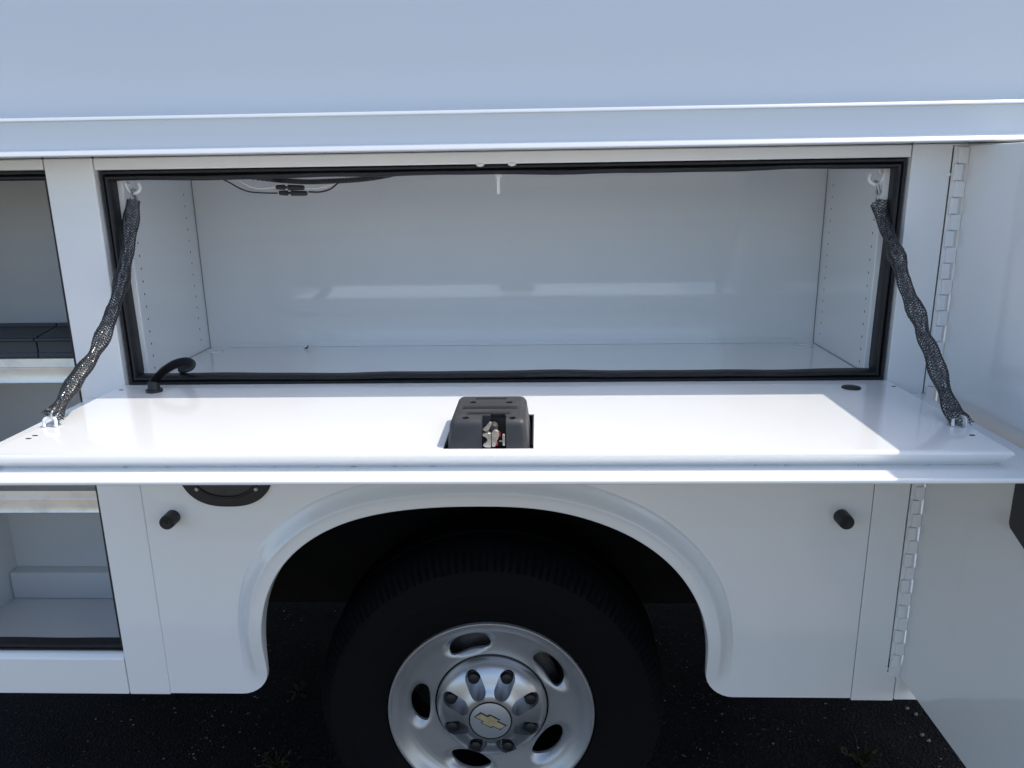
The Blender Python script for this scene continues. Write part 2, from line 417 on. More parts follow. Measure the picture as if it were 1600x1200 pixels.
# ------------------------------------------------------------------ compartment to the right of the hinged door
rc_ = box('compartment', .69, 1.22, .29, .294, .53, 1.49, INNER, T, 0)
box('side_wall', .686, .69, .034, .294, .53, 1.49, INNER, rc_, 0)
box('side_wall', 1.22, 1.224, .036, .294, .53, 1.49, INNER, rc_, 0)
box('floor', .69, 1.22, .036, .29, .53, .534, INNER, rc_, 0)
box('ceiling', .69, 1.22, .036, .29, 1.4915, 1.4955, INNER, rc_, 0)

# ------------------------------------------------------------------ drop-down door
DX0, DX1, DY0, DY1, DZ = -.7375, .6010, -.3625, -.003, 1.110
HX0, HX1, HY0, HY1 = -.1255, -.0068, -.3465, -.1940
loops = [(.0075, 0), (.0065, 0), (.0050, -.0003), (.0028, -.0012), (.0010, -.0028), (.0001, -.0048), (.0008, -.0066), (.0030, -.0100), (.0085, -.0160), (.0145, -.0215), (.0170, -.0240), (.0180, -.0255)]
vs, fs = [], []
for ins, dz in loops:
    bk = min(ins, .004)
    for x, y in ((DX0+ins, DY0+ins), (DX1-ins, DY0+ins), (DX1-ins, DY1-bk), (DX0+ins, DY1-bk)): vs.append((x, y, DZ+dz))
for i in range(len(loops)-1):
    for q in range(4): fs.append((i*4+q, i*4+(q+1) % 4, (i+1)*4+(q+1) % 4, (i+1)*4+q))
hb = len(vs)
vs += [(HX0, HY0, DZ), (HX1, HY0, DZ), (HX1, HY1, DZ), (HX0, HY1, DZ), (HX0, HY0+.022, DZ-.022), (HX1, HY0+.022, DZ-.022), (HX1, HY1, DZ-.024), (HX0, HY1, DZ-.024)]
for q in range(4):
    r_ = (q+1) % 4
    fs.append((q, r_, hb+r_, hb+q)); fs.append((hb+q, hb+r_, hb+4+r_, hb+4+q))
D = mk('drop_door', vs, fs, PAINT, T, smooth=True, angle=40)
D['label'] = 'white drop-down door folded out flat'
box('latch_cavity', HX0-.0005, HX1+.0005, HY0+.0205, HY1+.0005, DZ-.0235, DZ-.0200, PLASTIC_D, D, 0)
boxes('cavity_liner', [(HX0+.0006, HX0+.002, HY0+.02, HY1, DZ-.021, DZ-.0012), (HX1-.002, HX1-.0006, HY0+.02, HY1, DZ-.021, DZ-.0012), (HX0+.002, HX1-.002, HY1-.002, HY1-.0006, DZ-.021, DZ-.0012)], PLASTIC_D, D)
prism('outer_skin', [(-.3925, 1.0782), (-.3940, 1.0800), (-.3940, 1.0830), (-.3920, 1.0852), (-.3880, 1.0850), (-.002, 1.0850), (-.002, 1.0780)], 0, -.80, .66, PAINT, D, .001)
tube('sealant_bead', spline([(DX0+.022, DY0+.0172, 1.0848), (-.3, DY0+.0170, 1.0848), (.2, DY0+.0172, 1.0848), (DX1-.022, DY0+.0172, 1.0848)], 60), .0016, SEALANT, D, 6)
# latch housing: bevelled black box with a notch, four bosses and embossed bars
LX0, LX1, LY0, LY1, LZ = -.1190, -.0140, -.3450, -.2160, 1.1475
hv = [(LX0-.002, LY0+.000, 1.1045), (LX1+.002, LY0+.000, 1.1045), (LX1+.002, LY1+.003, 1.1045), (LX0-.002, LY1+.003, 1.1045), (LX0+.003, LY0+.004, LZ), (LX1-.003, LY0+.004, LZ), (LX1-.004, LY1-.004, LZ), (LX0+.004, LY1-.004, LZ)]
me = bpy.data.meshes.new('latch_housing'); me.from_pydata(hv, [], [(0, 3, 2, 1), (4, 5, 6, 7), (0, 1, 5, 4), (1, 2, 6, 5), (2, 3, 7, 6), (3, 0, 4, 7)])
bm = bmesh.new(); bm.from_mesh(me)
es = [e for e in bm.edges if max(v.co.z for v in e.verts) > 1.12]
bmesh.ops.bevel(bm, geom=es, offset=.0085, segments=5, profile=.5, affect='EDGES'); bmesh.ops.recalc_face_normals(bm, faces=bm.faces); bm.to_mesh(me); bm.free()
LH = link('latch_housing', me, PLASTIC, D)
cs = [mk('c', bvs(-.0745, -.0425, -.36, -.3205, 1.1, 1.16), BF, None), mk('c', bvs(-.0640, -.0445, -.36, -.3105, 1.11, 1.16), BF, None)]
for x, y in ((-.0925, -.2570), (-.0410, -.2580), (-.0965, -.3300), (-.0345, -.3310)):
    v_, f_ = tubegeo([Vector((x, y, 1.135)), Vector((x, y, 1.16))], .0049, 20); cs.append(mk('c', v_, f_, None))
cut(LH, cs, 50)
box('latch_interior', -.0752, -.0418, -.3200, -.3190, 1.092, 1.1435, PLASTIC_D, D, 0)
for x0, x1, y0, y1 in ((-.0895, -.0445, -.2420, -.2350), (-.1045, -.0290, -.2900, -.2770), (-.0955, -.0375, -.3150, -.3050)):
    b_ = box('embossed_bar', x0, x1, y0, y1, LZ-.001, LZ+.0005, PLASTIC_D, D, .0003)
    nb = int((x1-x0)/.0042)
    boxes('embossed_relief', [(x0+.002+i*.0042, x0+.002+i*.0042+random.uniform(.0012, .003), y0+.0008+random.uniform(0, (y1-y0)*.2), y1-.0008-random.uniform(0, (y1-y0)*.2), LZ+.0003, LZ+.0010) for i in range(nb)], PLASTIC_D, D)
# rotary latch jaws
def plate(name, pts, y0, y1, m, bev=.0010): return prism(name, [(x, 1.1105+(z-1.0925)*.68) for x, z in pts], 1, y0-.001, y1-.001, m, D, bev)
plate('latch_lever', [(-.0735, 1.128), (-.0690, 1.1225), (-.0655, 1.1260), (-.0610, 1.1395), (-.0620, 1.1425), (-.0645, 1.1425), (-.0690, 1.1340)], -.3410, -.3350, CAST)
jaw = [(-.0735, 1.0965), (-.0700, 1.0930), (-.0625, 1.0925), (-.0625, 1.1215), (-.0660, 1.1235), (-.0695, 1.1215), (-.0735, 1.1200), (-.0730, 1.1165)] + [(-.0735+.0062*math.cos(R(a)), 1.1085+.0070*math.sin(R(a))) for a in range(70, -80, -20)]
plate('latch_jaw', jaw, -.3440, -.3360, CAST)
plate('latch_jaw', [(-.0618, 1.0930), (-.0570, 1.0940), (-.0555, 1.1005), (-.0545, 1.1060), (-.0530, 1.1110), (-.0515, 1.1185), (-.0525, 1.1250), (-.0560, 1.1285), (-.0590, 1.1275), (-.0618, 1.1215)], -.3430, -.3355, CAST)
plate('latch_pawl', [(-.0530, 1.1200), (-.0515, 1.1240), (-.0500, 1.1190), (-.0500, 1.1145), (-.0530, 1.1130)], -.3405, -.3360, RED, .0005)
plate('latch_pawl', [(-.0570, 1.0945), (-.0535, 1.0950), (-.0535, 1.1010), (-.0552, 1.1035)], -.3405, -.3360, RED, .0005)
plate('latch_frame', [(-.0475, 1.0955), (-.0440, 1.0955), (-.0440, 1.1190), (-.0475, 1.1200)], -.3425, -.3385, CAST)
lathe('latch_pivot', [(0, .004), (.0045, .003), (.006, 0), (.006, -.01)], RUSTY, D, (-.0595, -.3345, 1.1345), 20)
plate('latch_spring', [(-.052, 1.1030), (-.0475, 1.1030), (-.0475, 1.1045), (-.052, 1.1045)], -.339, -.337, ZINC, 0)

# chain brackets, conduit, plug, slots on the door
for cx_, cy_, s in ((-.7150, -.246, 1), (.5840, -.2600, -1)):
    pts = [(cx_-.0085, cy_, DZ+.0005), (cx_-.0085, cy_+.002, DZ+.010), (cx_-.004, cy_+.004, DZ+.013), (cx_+.004, cy_+.004, DZ+.013), (cx_+.0085, cy_+.002, DZ+.010), (cx_+.0085, cy_, DZ+.0005)]
    tube('chain_bracket', spline(pts, 24), .0025, PAINT, D, 8)
for x, y in ((-.7125, -.285), (-.7135, -.298), (.5805, -.300), (.5880, -.048), (-.7180, -.040)):
    prism('door_slot', [(x+.0042*math.cos(R(a)), y+.0022*math.sin(R(a))) for a in range(0, 360, 30)], 2, DZ+.0001, DZ+.0004, DARKM, D)
o = lathe('rubber_plug', [(0, .0035), (.010, .0032), (.0145, .002), (.0155, 0)], RUBBER, D, (.5155, -.0560, DZ), 28); o.rotation_euler = (R(-90), 0, 0)
# grommet and ribbed conduit
GX, GY = -.6540, -.0520
o = lathe('grommet', [(0, .0215), (.0045, .021), (.0085, .0175), (.0098, .011), (.0102, .005), (.0135, .0045), (.0135, .0002)], PLASTIC_D, D, (GX, GY, DZ), 28); o.rotation_euler = (R(-90), 0, 0)
cp = spline([(GX, GY, DZ+.014), (GX+.005, GY+.004, DZ+.0225), (GX+.014, GY+.012, DZ+.0325), (GX+.027, GY+.026, DZ+.0410), (GX+.039, GY+.042, DZ+.0420), (GX+.043, GY+.055, DZ+.0360), (GX+.035, GY+.066, DZ+.028), (GX+.022, GY+.078, DZ+.022), (GX+.008, GY+.092, DZ+.017)], 280)
tube('conduit', cp, [.0069+.0013*math.sin(i*math.pi/2+.3) for i in range(280)], PLASTIC_D, D, 14)

# ------------------------------------------------------------------ restraint chains in braided sleeves
def link_mesh(L=.011, Wd=.0058, r=.0019):
    pts = []
    for i in range(28):
        a = 2*math.pi*i/28; c, s = math.cos(a), math.sin(a)
        pts.append(Vector((Wd*c*(1 if abs(c) < .7 else 1), 0, s*Wd+math.copysign(L-Wd, s) if abs(s) > 1e-3 else 0)))
    return tubegeo(pts, r, 8, True)
def chain(pts, hook, sgn):
    path = spline(pts, 150)
    cum = [0]
    for i in range(1, 150): cum.append(cum[-1]+(path[i]-path[i-1]).length)
    Lt = cum[-1]
    def at(s):
        for i in range(1, 150):
            if cum[i] >= s:
                u = (s-cum[i-1])/max(1e-9, cum[i]-cum[i-1]); return path[i-1].lerp(path[i], u), (path[i]-path[i-1]).normalized()
        return path[-1], (path[-1]-path[-2]).normalized()
    # links inside the sleeve, as one mesh
    lv, lf = link_mesh(); vs, fs = [], []
    s = .004; q = 0
    while s < Lt:
        p, t = at(s); a = Vector((1, 0, 0)); a = (a-a.dot(t)*t).normalized(); b = t.cross(a)
        if q % 2: a, b = b, -a
        n0 = len(vs); vs += [p+v.x*a+v.y*b+v.z*t for v in lv]; fs += [tuple(i+n0 for i in f) for f in lf]
        s += .0165; q += 1
    C = mk('restraint_chain', vs, fs, ZINC, T, smooth=True)
    # braided sleeve
    fr = frames(path); rad = []
    for i in range(150):
        u = cum[i]/Lt
        w_ = .0100+.0014*math.sin(u*26+sgn)+.0010*math.sin(u*47+2*sgn)
        if u < .04: w_ += .0012*(1-u/.04)
        if u > .96: w_ += .0022*(u-.96)/.04
        rad.append(w_)
    vs, fs = [], []; NS = 11; turns = 7.5
    for dr in (1, -1):
        for k in range(NS):
            sp = []
            e1 = random.randint(0, 2)
            for i in range(0, 150):
                p, a, b = fr[i]; an = dr*2*math.pi*turns*cum[i]/Lt+2*math.pi*k/NS
                rr = rad[i]+.0005*math.sin(an*NS*.5*dr)*dr
                sp.append(p+rr*(math.cos(an)*a*1.12+math.sin(an)*b*.9))
            if e1 == 0:
                d_ = (sp[-1]-sp[-3]).normalized(); sp.append(sp[-1]+d_*random.uniform(.002, .007)+Vector((random.uniform(-.002, .002), 0, .001)))
            v_, f_ = tubegeo(sp, .0007, 4, cap=False); n0 = len(vs); vs += v_; fs += [tuple(i+n0 for i in f) for f in f_]
    mk('braided_sleeve', vs, fs, BRAID, C, smooth=True)
    # hook and the links above the sleeve
    hx, hy, hz = hook
    hp = [(hx+sgn*.014, hy-.004, hz+.036), (hx+sgn*.012, hy-.003, hz+.020), (hx+sgn*.0075, hy-.002, hz+.006), (hx, hy-.001, hz), (hx-sgn*.0085, hy, hz+.003), (hx-sgn*.0125, hy, hz+.010), (hx-sgn*.0105, hy, hz+.0165)]
    tube('hook', spline(hp, 40), .0031, PAINT, C, 10)
    tag_ = prism('hook_plate', [(hx+sgn*.017, hz+.008), (hx+sgn*.004, hz+.020), (hx+sgn*.006, hz+.042), (hx+sgn*.024, hz+.042), (hx+sgn*.024, hz+.018)], 1, hy+.004, hy+.0075, PAINT, C, .001)
    p0 = Vector(pts[0]); top = Vector((hx, hy, hz)); t = (p0-top).normalized(); dist = (p0-top).length
    nl = max(1, round(dist/.0165))
    for i in range(nl):
        p = top+t*(dist*(i+.35)/nl); a = Vector((1, 0, 0)); a = (a-a.dot(t)*t).normalized(); b = t.cross(a)
        if i % 2 == 0: a, b = b, -a
        mk('chain_link', [v.x*a+v.y*b+v.z*t for v in lv], lf, ZINC, C, loc=p, smooth=True)
    return C
c1 = chain([(-.6905, .0361, 1.4258), (-.6945, .023, 1.3868), (-.6975, .0013, 1.3347), (-.7005, -.030, 1.2846), (-.7034, -.070, 1.2374), (-.7063, -.1184, 1.1943), (-.7090, -.172, 1.1659), (-.7110, -.2205, 1.137), (-.7120, -.2376, 1.1264)], (-.6905, .040, 1.4375), -1)
c1['label'] = 'chain in black braided sleeve, lower half in sunlight'
c2 = chain([(.5725, .0402, 1.4026), (.5735, .0178, 1.3703), (.5755, -.0340, 1.323), (.5760, -.0760, 1.2773), (.5800, -.1230, 1.2349), (.5795, -.1410, 1.2136), (.5812, -.1670, 1.1947), (.5827, -.2048, 1.1558), (.5842, -.2359, 1.1265), (.5850, -.2600, 1.1170)], (.5625, .040, 1.4340), 1)
c2['label'] = 'chain in black braided sleeve, in shade'

# ------------------------------------------------------------------ striker, bolt heads, wiring
st = prism('striker', [(-.0672, 1.462), (-.0672, 1.4285), (-.0662, 1.4272), (-.0628, 1.4272), (-.0618, 1.4285), (-.0618, 1.462)], 1, .027, .033, PAINT, T, .0008)
prism('striker_foot', [(-.0725, 1.4600), (-.0565, 1.4600), (-.0600, 1.4545), (-.0690, 1.4545)], 1, .024, .036, PAINT, st, .0008)
for x in (-.0925, -.0405):
    vs, fs = [], []
    o = lathe('bolt_head', [(0, .0042), (.003, .0040), (.0055, .0028), (.0072, .0008), (.0072, -.001)], PAINT, T, (x, .006, 1.4753), 24); o.rotation_euler = (R(90), 0, 0)
wr = tube('wire_loom', spline([(-.56, .085, 1.470), (-.47, .08, 1.4580), (-.44, .08, 1.4545), (-.40, .08, 1.4520), (-.36, .08, 1.4525), (-.31, .08, 1.4545), (-.265, .085, 1.4600), (-.22, .09, 1.470)], 200), [.0044+.0007*math.sin(i*2.1) for i in range(200)], PLASTIC_D, T, 10)
tube('black_wire', spline([(-.575, .08, 1.468), (-.5475, .08, 1.4576), (-.515, .08, 1.4400), (-.49, .08, 1.4350), (-.455, .08, 1.4335)], 40), .0013, PLASTIC_D, wr, 6)
tube('white_wire', spline([(-.53, .08, 1.464), (-.515, .08, 1.4520), (-.497, .08, 1.4435), (-.475, .08, 1.4420), (-.457, .08, 1.4440)], 40), .0012, WWIRE, wr, 6)
tube('white_wire', spline([(-.405, .08, 1.4420), (-.392, .08, 1.4405), (-.372, .08, 1.4430), (-.350, .08, 1.4490), (-.335, .08, 1.4545)], 40), .0012, WWIRE, wr, 6)
tube('black_wire', spline([(-.400, .08, 1.4350), (-.380, .08, 1.4345), (-.362, .08, 1.4390), (-.350, .08, 1.4470), (-.342, .08, 1.4540)], 40), .0015, PLASTIC_D, wr, 6)
for x, z, r0 in ((-.457, 1.4437, 2), (-.4525, 1.4340, 1)):
    pth, rr = [], []
    for dx, r_ in ((0, .002), (.001, .0038), (.014, .0046), (.0155, .0046), (.016, .0022), (.0215, .0022), (.022, .0048), (.048, .0042), (.050, .0030)):
        pth.append((x+dx, .08, z+dx*-.03)); rr.append(r_)
    tube('connector', pth, rr, PLASTIC_D, wr, 10)

# ------------------------------------------------------------------ hinged side door and its piano hinge
sdv = [(.6845, -.003, .5235), (.6845, -.56, .5235), (.6845, -.56, 1.4860), (.6845, -.003, 1.4920)]
vs = sdv+[(x+.024, y, z) for x, y, z in sdv]
SDR = mk('side_door', vs, [(0, 1, 2, 3), (4, 7, 6, 5), (0, 4, 5, 1), (1, 5, 6, 2), (2, 6, 7, 3), (3, 7, 4, 0)], PAINT, T, bev=.0015, seg=3)
SDR['label'] = 'white hinged door swung open towards the viewer'
prism('outer_skin', [(.7087, .497), (.7087, 1.492), (.7147, 1.492), (.7147, .497)], 1, -.585, -.003, PAINT, SDR, .001)
prism('door_latch', [(-.285, 1.10), (-.2660, 1.0330), (-.2655, .967), (-.2705, .9600), (-.320, .9400), (-.40, .9400), (-.40, 1.10)], 0, .668, .6842, PLASTIC_D, SDR, .003, 3)
hg = box('hinge', .6625, .6835, -.0005, .0008, .5235, 1.4915, PAINT, T, 0)
km = None; z = 1.4905; i = 0; P_ = .0262
while z-P_ > .523:
    if i % 2 == 0: x0, x1, yy = .6690, .6842, -.0065
    else: x0, x1, yy = .6635, .6772, -.0070
    key = i % 2
    if i < 2:
        m_ = mk('knuckle', bvs(-(x1-x0)/2, (x1-x0)/2, -.0032, .0032, -P_/2+.0005, P_/2-.0005), BF, PAINT, hg, ((x0+x1)/2, yy+.0035, z-P_/2), bev=.0016, seg=3)
        if i == 0: k0 = m_
        else: k1 = m_
    else:
        src = k0 if key == 0 else k1
        c = src.copy(); COL.objects.link(c); c.parent = hg; c.location = Vector(((x0+x1)/2, yy+.0035, z-P_/2))-worldloc(hg)
    z -= P_; i += 1
for zz in (1.448, .542):
    prism('weld', [(.6560+.006*math.cos(R(a)), zz+.0035*math.sin(R(a))) for a in range(0, 360, 30)], 1, -.0015, .0002, PAINT, hg, .001)

# ------------------------------------------------------------------ fuel filler and rubber stops
FX, FZ = -.5705, .9660
def squircle(r, n_=2.5, k=64): return [(FX+r*math.copysign(abs(math.cos(2*math.pi*i/k))**(2/n_), math.cos(2*math.pi*i/k)), FZ+r*math.copysign(abs(math.sin(2*math.pi*i/k))**(2/n_), math.sin(2*math.pi*i/k))) for i in range(k)]
ff = prism('fuel_filler', squircle(.0895), 1, -.005, .0005, PLASTIC_D, T, .002, 3)
tube('filler_rim', [(x, -.0052, z) for x, z in squircle(.070, 2.3)], .0022, BLACKG, ff, 8, True)
prism('filler_cap', squircle(.0655, 2.3), 1, -.0085, -.0048, PLASTIC, ff, .0015, 3)
tube('cap_mark', [(FX-.02, -.0086, FZ-.045), (FX+.002, -.0086, FZ-.046), (FX+.012, -.0086, FZ-.033)], .0007, PLASTIC, ff, 6)
for sx, sz in ((-1, -1), (1, -1), (-1, 1), (1, 1)):
    lathe('screw', [(0, .003), (.003, .0025), (.0042, .001), (.0045, 0)], ZINC, ff, (FX+sx*.0545, -.0052, FZ+sz*.0545), 16)
for x in (-.6785, .5435):
    o = lathe('rubber_stop', [(0, .031), (.0028, .031), (.0036, .0295), (.0110, .0308), (.0130, .0285), (.0136, .022), (.0136, .0005)], RUBBER, T, (x, 0, .8555), 32)

# ------------------------------------------------------------------ wheel
WC = (-.1065, .120, .338)
W = empty('wheel', WC, T)
def wl(name, prof, m, n=96, angle=35, closed=False): return lathe(name, prof, m, W, WC, n, angle, closed)
# tyre with notched shoulder
tp = [(.2205, -.016), (.2225, -.004), (.2300, .0035), (.2420, .0085), (.2440, .0098), (.2480, .0098), (.2500, .0112), (.2700, .0160), (.2900, .0180), (.2930, .0192), (.3020, .0192), (.3050, .0178), (.3250, .0140), (.3400, .0085), (.3450, .0080), (.3550, -.0020), (.3650, -.0140), (.3730, -.0270), (.3770, -.0420), (.3800, -.0600), (.3800, -.1000), (.3740, -.1020), (.3740, -.1080), (.3800, -.1100), (.3800, -.1800), (.3750, -.1980), (.3500, -.2250), (.3000, -.2400), (.2300, -.2250), (.2205, -.2080)]
NT = 420; vs, fs = [], []; k = len(tp)
for i in range(NT):
    a = 2*math.pi*i/NT; c, s = math.cos(a), math.sin(a)
    for q, (r_, d) in enumerate(tp):
        if 15 <= q <= 17 and i % 3 == 0: r_ -= .0060; d -= .003
        if 15 <= q <= 24: r_ += .0006*math.sin(i*1.7)
        vs.append((r_*c, -d, r_*s))
for i in range(NT):
    j = (i+1) % NT
    for q in range(k-1): fs.append((i*k+q, i*k+q+1, j*k+q+1, j*k+q))
ty = mk('tyre', vs, fs, TYRE, W, WC, smooth=True, angle=40)
# rim with dished hand holes
rp = [(.030, -.037), (.060, -.037), (.090, -.037), (.110, -.0365), (.125, -.0352), (.140, -.0330), (.155, -.0305), (.170, -.0280), (.180, -.0262), (.188, -.0240), (.196, -.0200), (.203, -.0145), (.208, -.0085), (.212, -.0025), (.2155, .0018), (.2190, .0034), (.2215, .0028), (.2228, -.0005)]
def ip(r_):
    for i in range(len(rp)-1):
        if rp[i][0] <= r_ <= rp[i+1][0]:
            u = (r_-rp[i][0])/(rp[i+1][0]-rp[i][0]); return rp[i][1]+(rp[i+1][1]-rp[i][1])*u
    return rp[-1][1]
rs = sorted(set([x for x, _ in rp]+[.100+.0045*i for i in range(24)]))
HA = [R(107-72*i) for i in range(5)]; HR = .158
NTH = 220; vs, fs = [], []; k = len(rs)
for side in (0, 1):
    for i in range(NTH):
        a = 2*math.pi*i/NTH
        for r_ in rs:
            d = ip(r_)
            for hq in HA:
                da = (a-hq+math.pi) % (2*math.pi)-math.pi
                tt = r_*math.sin(da) if abs(da) < 1 else 9; rr = r_*math.cos(da)-HR
                q = math.hypot(tt/.064, rr/.0315)
                if q < 1:
                    u = min(1, (1-q)/.55); u = u*u*(3-2*u); d -= .017*u
            vs.append((r_*math.cos(a), -(d-.007*side), r_*math.sin(a)))
off = NTH*k
for i in range(NTH):
    j = (i+1) % NTH
    for q in range(k-1):
        fs.append((i*k+q, i*k+q+1, j*k+q+1, j*k+q)); fs.append((off+i*k+q, off+j*k+q, off+j*k+q+1, off+i*k+q+1))
    fs.append((i*k, j*k, off+j*k, off+i*k)); fs.append((i*k+k-1, off+i*k+k-1, off+j*k+k-1, j*k+k-1))
rim = mk('rim', vs, fs, RIM, W, WC, smooth=True)
cs = []
for hq in HA:
    pts = []
    for i in range(36):
        a = 2*math.pi*i/36; t_ = .0465*math.copysign(abs(math.cos(a))**.85, math.cos(a)); r_ = HR+.0208*math.copysign(abs(math.sin(a))**.85, math.sin(a))+.006*(t_/.04)**2*-1
        pts.append((r_*math.cos(hq)-t_*math.sin(hq), r_*math.sin(hq)+t_*math.cos(hq)))
    c = prism('c', [(x+WC[0], z+WC[2]) for x, z in pts], 1, WC[1]-.05, WC[1]+.1, None); cs.append(c)
bpy.context.view_layer.update()
cut(rim, cs, 45)
wl('barrel', [(.2215, -.004), (.212, -.02), (.205, -.05), (.202, -.10), (.205, -.17), (.2215, -.21)], DARKM)
wl('brake_drum', [(.0, -.085), (.125, -.085), (.140, -.090), (.150, -.095), (.152, -.15), (0, -.15)], RUSTY, 64)
# centre cap with eight nut slots
cap = wl('hub_cap', [(0, .0190), (.020, .0190), (.040, .0187), (.0540, .0178), (.0590, .0165), (.0650, .0120), (.0720, .0080), (.0830, .0040), (.0960, -.0005), (.1070, -.0070), (.1150, -.0160), (.1195, -.0260), (.1215, -.0340), (.1215, -.0380), (0, -.0380)], CAPM, 128, 40)
wl('cap_gap', [(.1212, -.0338), (.1225, -.0335), (.1248, -.0338), (.1250, -.037)], BLACKG, 96)
bpy.context.view_layer.update()
cs = []; NA = [R(22.5+45*i) for i in range(8)]
for an in NA:
    pts = []
    for i in range(15):
        a = R(-90+180*i/14); pts.append((.0935+.0176*math.cos(a), .0176*math.sin(a)))
    for i in range(15):
        a = R(90+180*i/14); pts.append((.0690+.0176*math.cos(a), .0176*math.sin(a)))
    pp = [(WC[0]+x*math.cos(an)-y*math.sin(an), WC[2]+x*math.sin(an)+y*math.cos(an)) for x, y in pts]
    cs.append(prism('c', pp, 1, WC[1]-.08, WC[1]+.0335, None))
bpy.context.view_layer.update()
cut(cap, cs, 38)
bevel(cap, .0008, 2)
nut = None
for an in NA:
    p = (WC[0]+.0920*math.cos(an), WC[1], WC[2]+.0920*math.sin(an))
    if nut is None:
        nut = lathe('lug_nut', [(0, .000), (.007, -.0005), (.0118, -.003), (.0128, -.008), (.0128, -.012), (.0142, -.013), (.0142, -.034), (0, -.034)], RUBBER, W, p, 18)
    else:
        c = nut.copy(); COL.objects.link(c); c.parent = W; c.location = Vector(p)-Vector(WC)
wl('emblem_disc', [(0, .0202), (.0430, .0200), (.0438, .0196), (.0442, .0185)], DISC, 64)
wl('emblem_ring', [(.0430, .0194), (.0438, .0206), (.0456, .0206), (.0463, .0180)], BLACKG, 64)
BT = [(-1.0, -.20), (-.80, .20), (-.30, .20), (-.215, .37), (.43, .37), (.345, .20), (1.0, .20), (.80, -.20), (.30, -.20), (.215, -.37), (-.43, -.37), (-.345, -.20)]
def badge(name, sc, gr, d0, d1, m):
    an = R(-30); ps = []
    for x, y in BT:
        x = x*sc+math.copysign(gr, x); y = y*sc*.98+math.copysign(gr, y)
        ps.append((WC[0]+x*math.cos(an)-y*math.sin(an), WC[2]+x*math.sin(an)+y*math.cos(an)))
    return prism(name, ps, 1, WC[1]-d1, WC[1]-d0, m, W)
badge('emblem_outline', .0330, .0021, .0198, .0212, BLACKG)
badge('emblem_badge', .0330, 0, .0205, .0222, GOLD)

# ------------------------------------------------------------------ underbody
ub = boxes('underbody', [(-.79, .68, .03, .40, 1.00, 1.06), (XL, XR, .40, 2.02, 1.00, 1.06), (XL, XR, 1.0, 1.5, .10, .6), (XL, -1.27, .04, .45, .50, 1.0), (.70, XR, .30, .45, .50, 1.0), (LXL, LXR+.004, .36, .45, .49, 1.0), (XL, XR, 1.60, 2.0, .52, 1.0)], DARKM, T)  # the low middle box is added, unseen, to block light from the far side
boxes('frame_rail', [(XL, XR, .52, .59, .60, .78)], DARKM, T, .008)
boxes('frame_rail', [(XL, XR, 1.46, 1.53, .60, .78)], DARKM, T, .008)
tube('axle', [(-.1065, .30, .338), (-.1065, .75, .338), (-.1065, .85, .338), (-.1065, 1.02, .338), (-.1065, 1.2, .338), (-.1065, 1.3, .338), (-.1065, 1.75, .338)], [.05, .05, .09, .15, .09, .05, .05], DARKM, T, 20)
box('wheel_house', -.82, .70, .47, .48, .40, 1.0, DARKM, T, 0)
lathe('far_tyre', [(.22, -.1), (.34, .10), (.38, .08), (.38, -.08), (.34, -.1), (.22, -.1)], TYRE, T, (-.1065, 1.82, .338), 48)
box('house_liner', -.80, .66, .045, .055, .92, 1.0, DARKM, T, 0)

# ------------------------------------------------------------------ things on the shelf and the floor
def bin_(x0, x1, label, y0=.052):
    z = 1.1478
    B0 = tag(empty('shelf_bin', ((x0+x1)/2, .12, z)), label, 'bin', 'dark bins on the upper shelf')
    prism('front_panel', [(y0, z), (y0+.006, z), (y0+.006, z+.033), (y0-.0035, z+.0365), (y0-.005, z+.0335), (y0-.003, z+.0305), (y0+.002, z+.030), (y0+.002, z+.0095), (y0, z+.008)], 0, x0, x1, SLATE, B0, .0008)
    boxes('tray', [(x0, x0+.003, y0+.0065, .1195, z, z+.034), (x1-.003, x1, y0+.0065, .1195, z, z+.034), (x0+.003, x1-.003, y0+.0065, .1195, z, z+.003)], SLATE, B0)
    prism('rear_panel', [(.120, z), (.126, z), (.126, z+.052), (.120, z+.052)], 0, x0, x1, SLATE, B0, .001)
    prism('rim_strip', [(y0+.0065, z+.0345), (.1195, z+.043), (.1195, z+.046), (y0+.0065, z+.0375)], 0, x0+.0005, x1-.0005, SLATE, B0, .0008)
bin_(LXL+.006, -.9175, 'wide dark slate plastic bin on the shelf, running out of frame on the left')
bin_(-.9150, -.8065, 'narrow dark slate plastic bin on the shelf, next to the white pillar')

# small dark bit of debris on the compartment floor
vs, fs = [], []
for p0, p1, r_ in (((-.5405, .4370, CF+.0025), (-.5355, .4395, CF+.0035), .0024), ((-.5355, .4395, CF+.0030), (-.5345, .4400, CF+.0100), .0012), ((-.5415, .4380, CF+.001), (-.5430, .4335, CF+.0022), .0008)):
    v_, f_ = tubegeo([Vector(p0), Vector(p0).lerp(Vector(p1), .5)+Vector((0, 0, .0006)), Vector(p1)], [r_*.6, r_, r_*.5], 7); n0 = len(vs); vs += v_; fs += [tuple(i+n0 for i in f) for f in f_]
tag(mk('debris_bit', vs, fs, BUG, smooth=True), 'tiny black scrap lying on the white compartment floor near the back', 'debris')

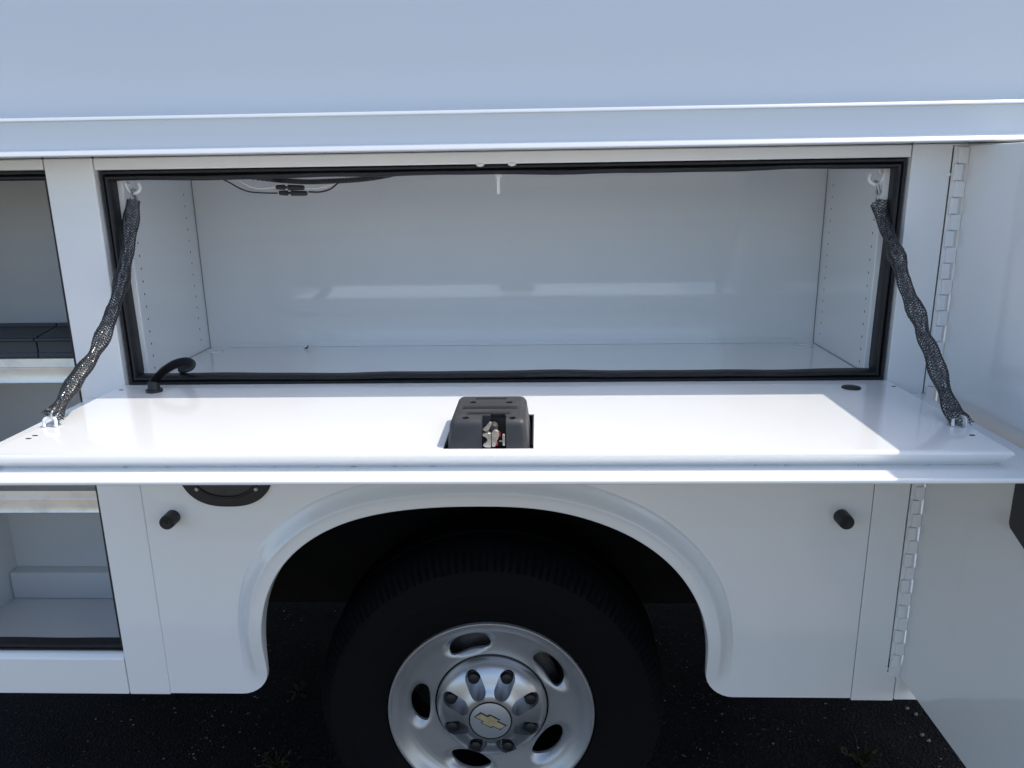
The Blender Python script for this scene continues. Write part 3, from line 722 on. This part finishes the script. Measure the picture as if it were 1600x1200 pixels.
# weeds and grit on the asphalt under the truck
def weed(x, y, h_, nb, sp, label, seed, flat=1.0):
    rd = random.Random(seed); vs, fs = [], []
    for i in range(nb):
        a = rd.uniform(0, 2*math.pi); L = h_*rd.uniform(.5, 1.1); o_ = rd.uniform(0, sp*.25)
        b = Vector((x+o_*math.cos(a), y+o_*math.sin(a), GZ-.002)); d = Vector((math.cos(a), math.sin(a), 0))
        pth = [b, b+d*L*.25*sp/h_+Vector((0, 0, L*.5*flat)), b+d*L*.8*sp/h_+Vector((rd.uniform(-.01, .01), 0, L*.8*flat))]
        v_, f_ = tubegeo(pth, [.0022, .002, .0006], 4); n0 = len(vs); vs += v_; fs += [tuple(q+n0 for q in f) for f in f_]
        for q in range(3):
            u = rd.uniform(.3, 1); c = pth[0].lerp(pth[2], u)+Vector((0, 0, .004)); l = rd.uniform(.008, .016)
            e1 = Vector((rd.uniform(-1, 1), rd.uniform(-1, 1), rd.uniform(-.2, .8))).normalized()*l; e2 = Vector((rd.uniform(-1, 1), rd.uniform(-1, 1), rd.uniform(-.5, .5))).normalized()*l*.35
            n0 = len(vs); vs += [c-e1, c+e2, c+e1, c-e2]; fs.append((n0, n0+1, n0+2, n0+3))
    return tag(mk('weed', vs, fs, LEAFM), label, 'weed', 'weeds in the asphalt')
weed(.838, .430, .045, 22, .055, 'small green weed tuft growing below the hinged door', 1)
weed(-.705, .400, .045, 12, .06, 'dry branching weed at the lower edge of the picture left of the tyre', 2, .6)
weed(-.735, .700, .03, 8, .05, 'dry twiggy weed seen just under the rounded fender corner', 3, .5)
vs, fs = [], []
rd = random.Random(11)
cl = [(rd.uniform(-1.5, 1.5), rd.uniform(.25, 1.2), rd.uniform(.02, .10)) for _ in range(46)]
for i in range(900):
    if i % 3: c_ = rd.choice(cl); x, y = rd.gauss(c_[0], c_[2]), max(.2, rd.gauss(c_[1], c_[2]))
    else: x, y = rd.uniform(-1.7, 1.7), rd.uniform(.25, 1.5)
    s = rd.choice([.0015, .002, .002, .003, .004])*rd.uniform(.7, 1.2)
    n0 = len(vs)
    for d in ((1, 0, 0), (-1, 0, 0), (0, 1, 0), (0, -1, 0), (0, 0, .7), (0, 0, -.3)):
        vs.append((x+d[0]*s*rd.uniform(.6, 1.3), y+d[1]*s*rd.uniform(.6, 1.3), GZ+.0012+d[2]*s))
    fs += [tuple(q+n0 for q in f) for f in ((0, 2, 4), (2, 1, 4), (1, 3, 4), (3, 0, 4), (2, 0, 5), (1, 2, 5), (3, 1, 5), (0, 3, 5))]
gv = mk('grit', vs, fs, STONE); gv['kind'] = 'stuff'; gv['label'] = 'pale grit scattered on the dark asphalt'
for i, (x, y, s, lb) in enumerate(((1.055, .640, .006, 'pale pebble nearest the fender sill by the hinged door, upper of the two pairs'), (1.068, .615, .006, 'pale pebble just below the uppermost one beside the hinged door'), (1.045, .530, .0065, 'rounded pale pebble halfway down the hinged door edge'), (1.052, .508, .006, 'lowest of the four pale pebbles beside the hinged door edge'))):
    v_, f_ = tubegeo([Vector((x-s, y, GZ+.003)), Vector((x-s*.6, y, GZ+.005)), Vector((x+s*.3, y, GZ+.006)), Vector((x+s, y+.002, GZ+.003))], [s*.2, s*.65, s*.7, s*.2], 7)
    tag(mk('pebble', v_, f_, mat('pebble_stone', (.20, .18, .15), .8) if i == 0 else bpy.data.materials['pebble_stone'], smooth=True), lb, 'pebble', 'pale pebbles by the door')
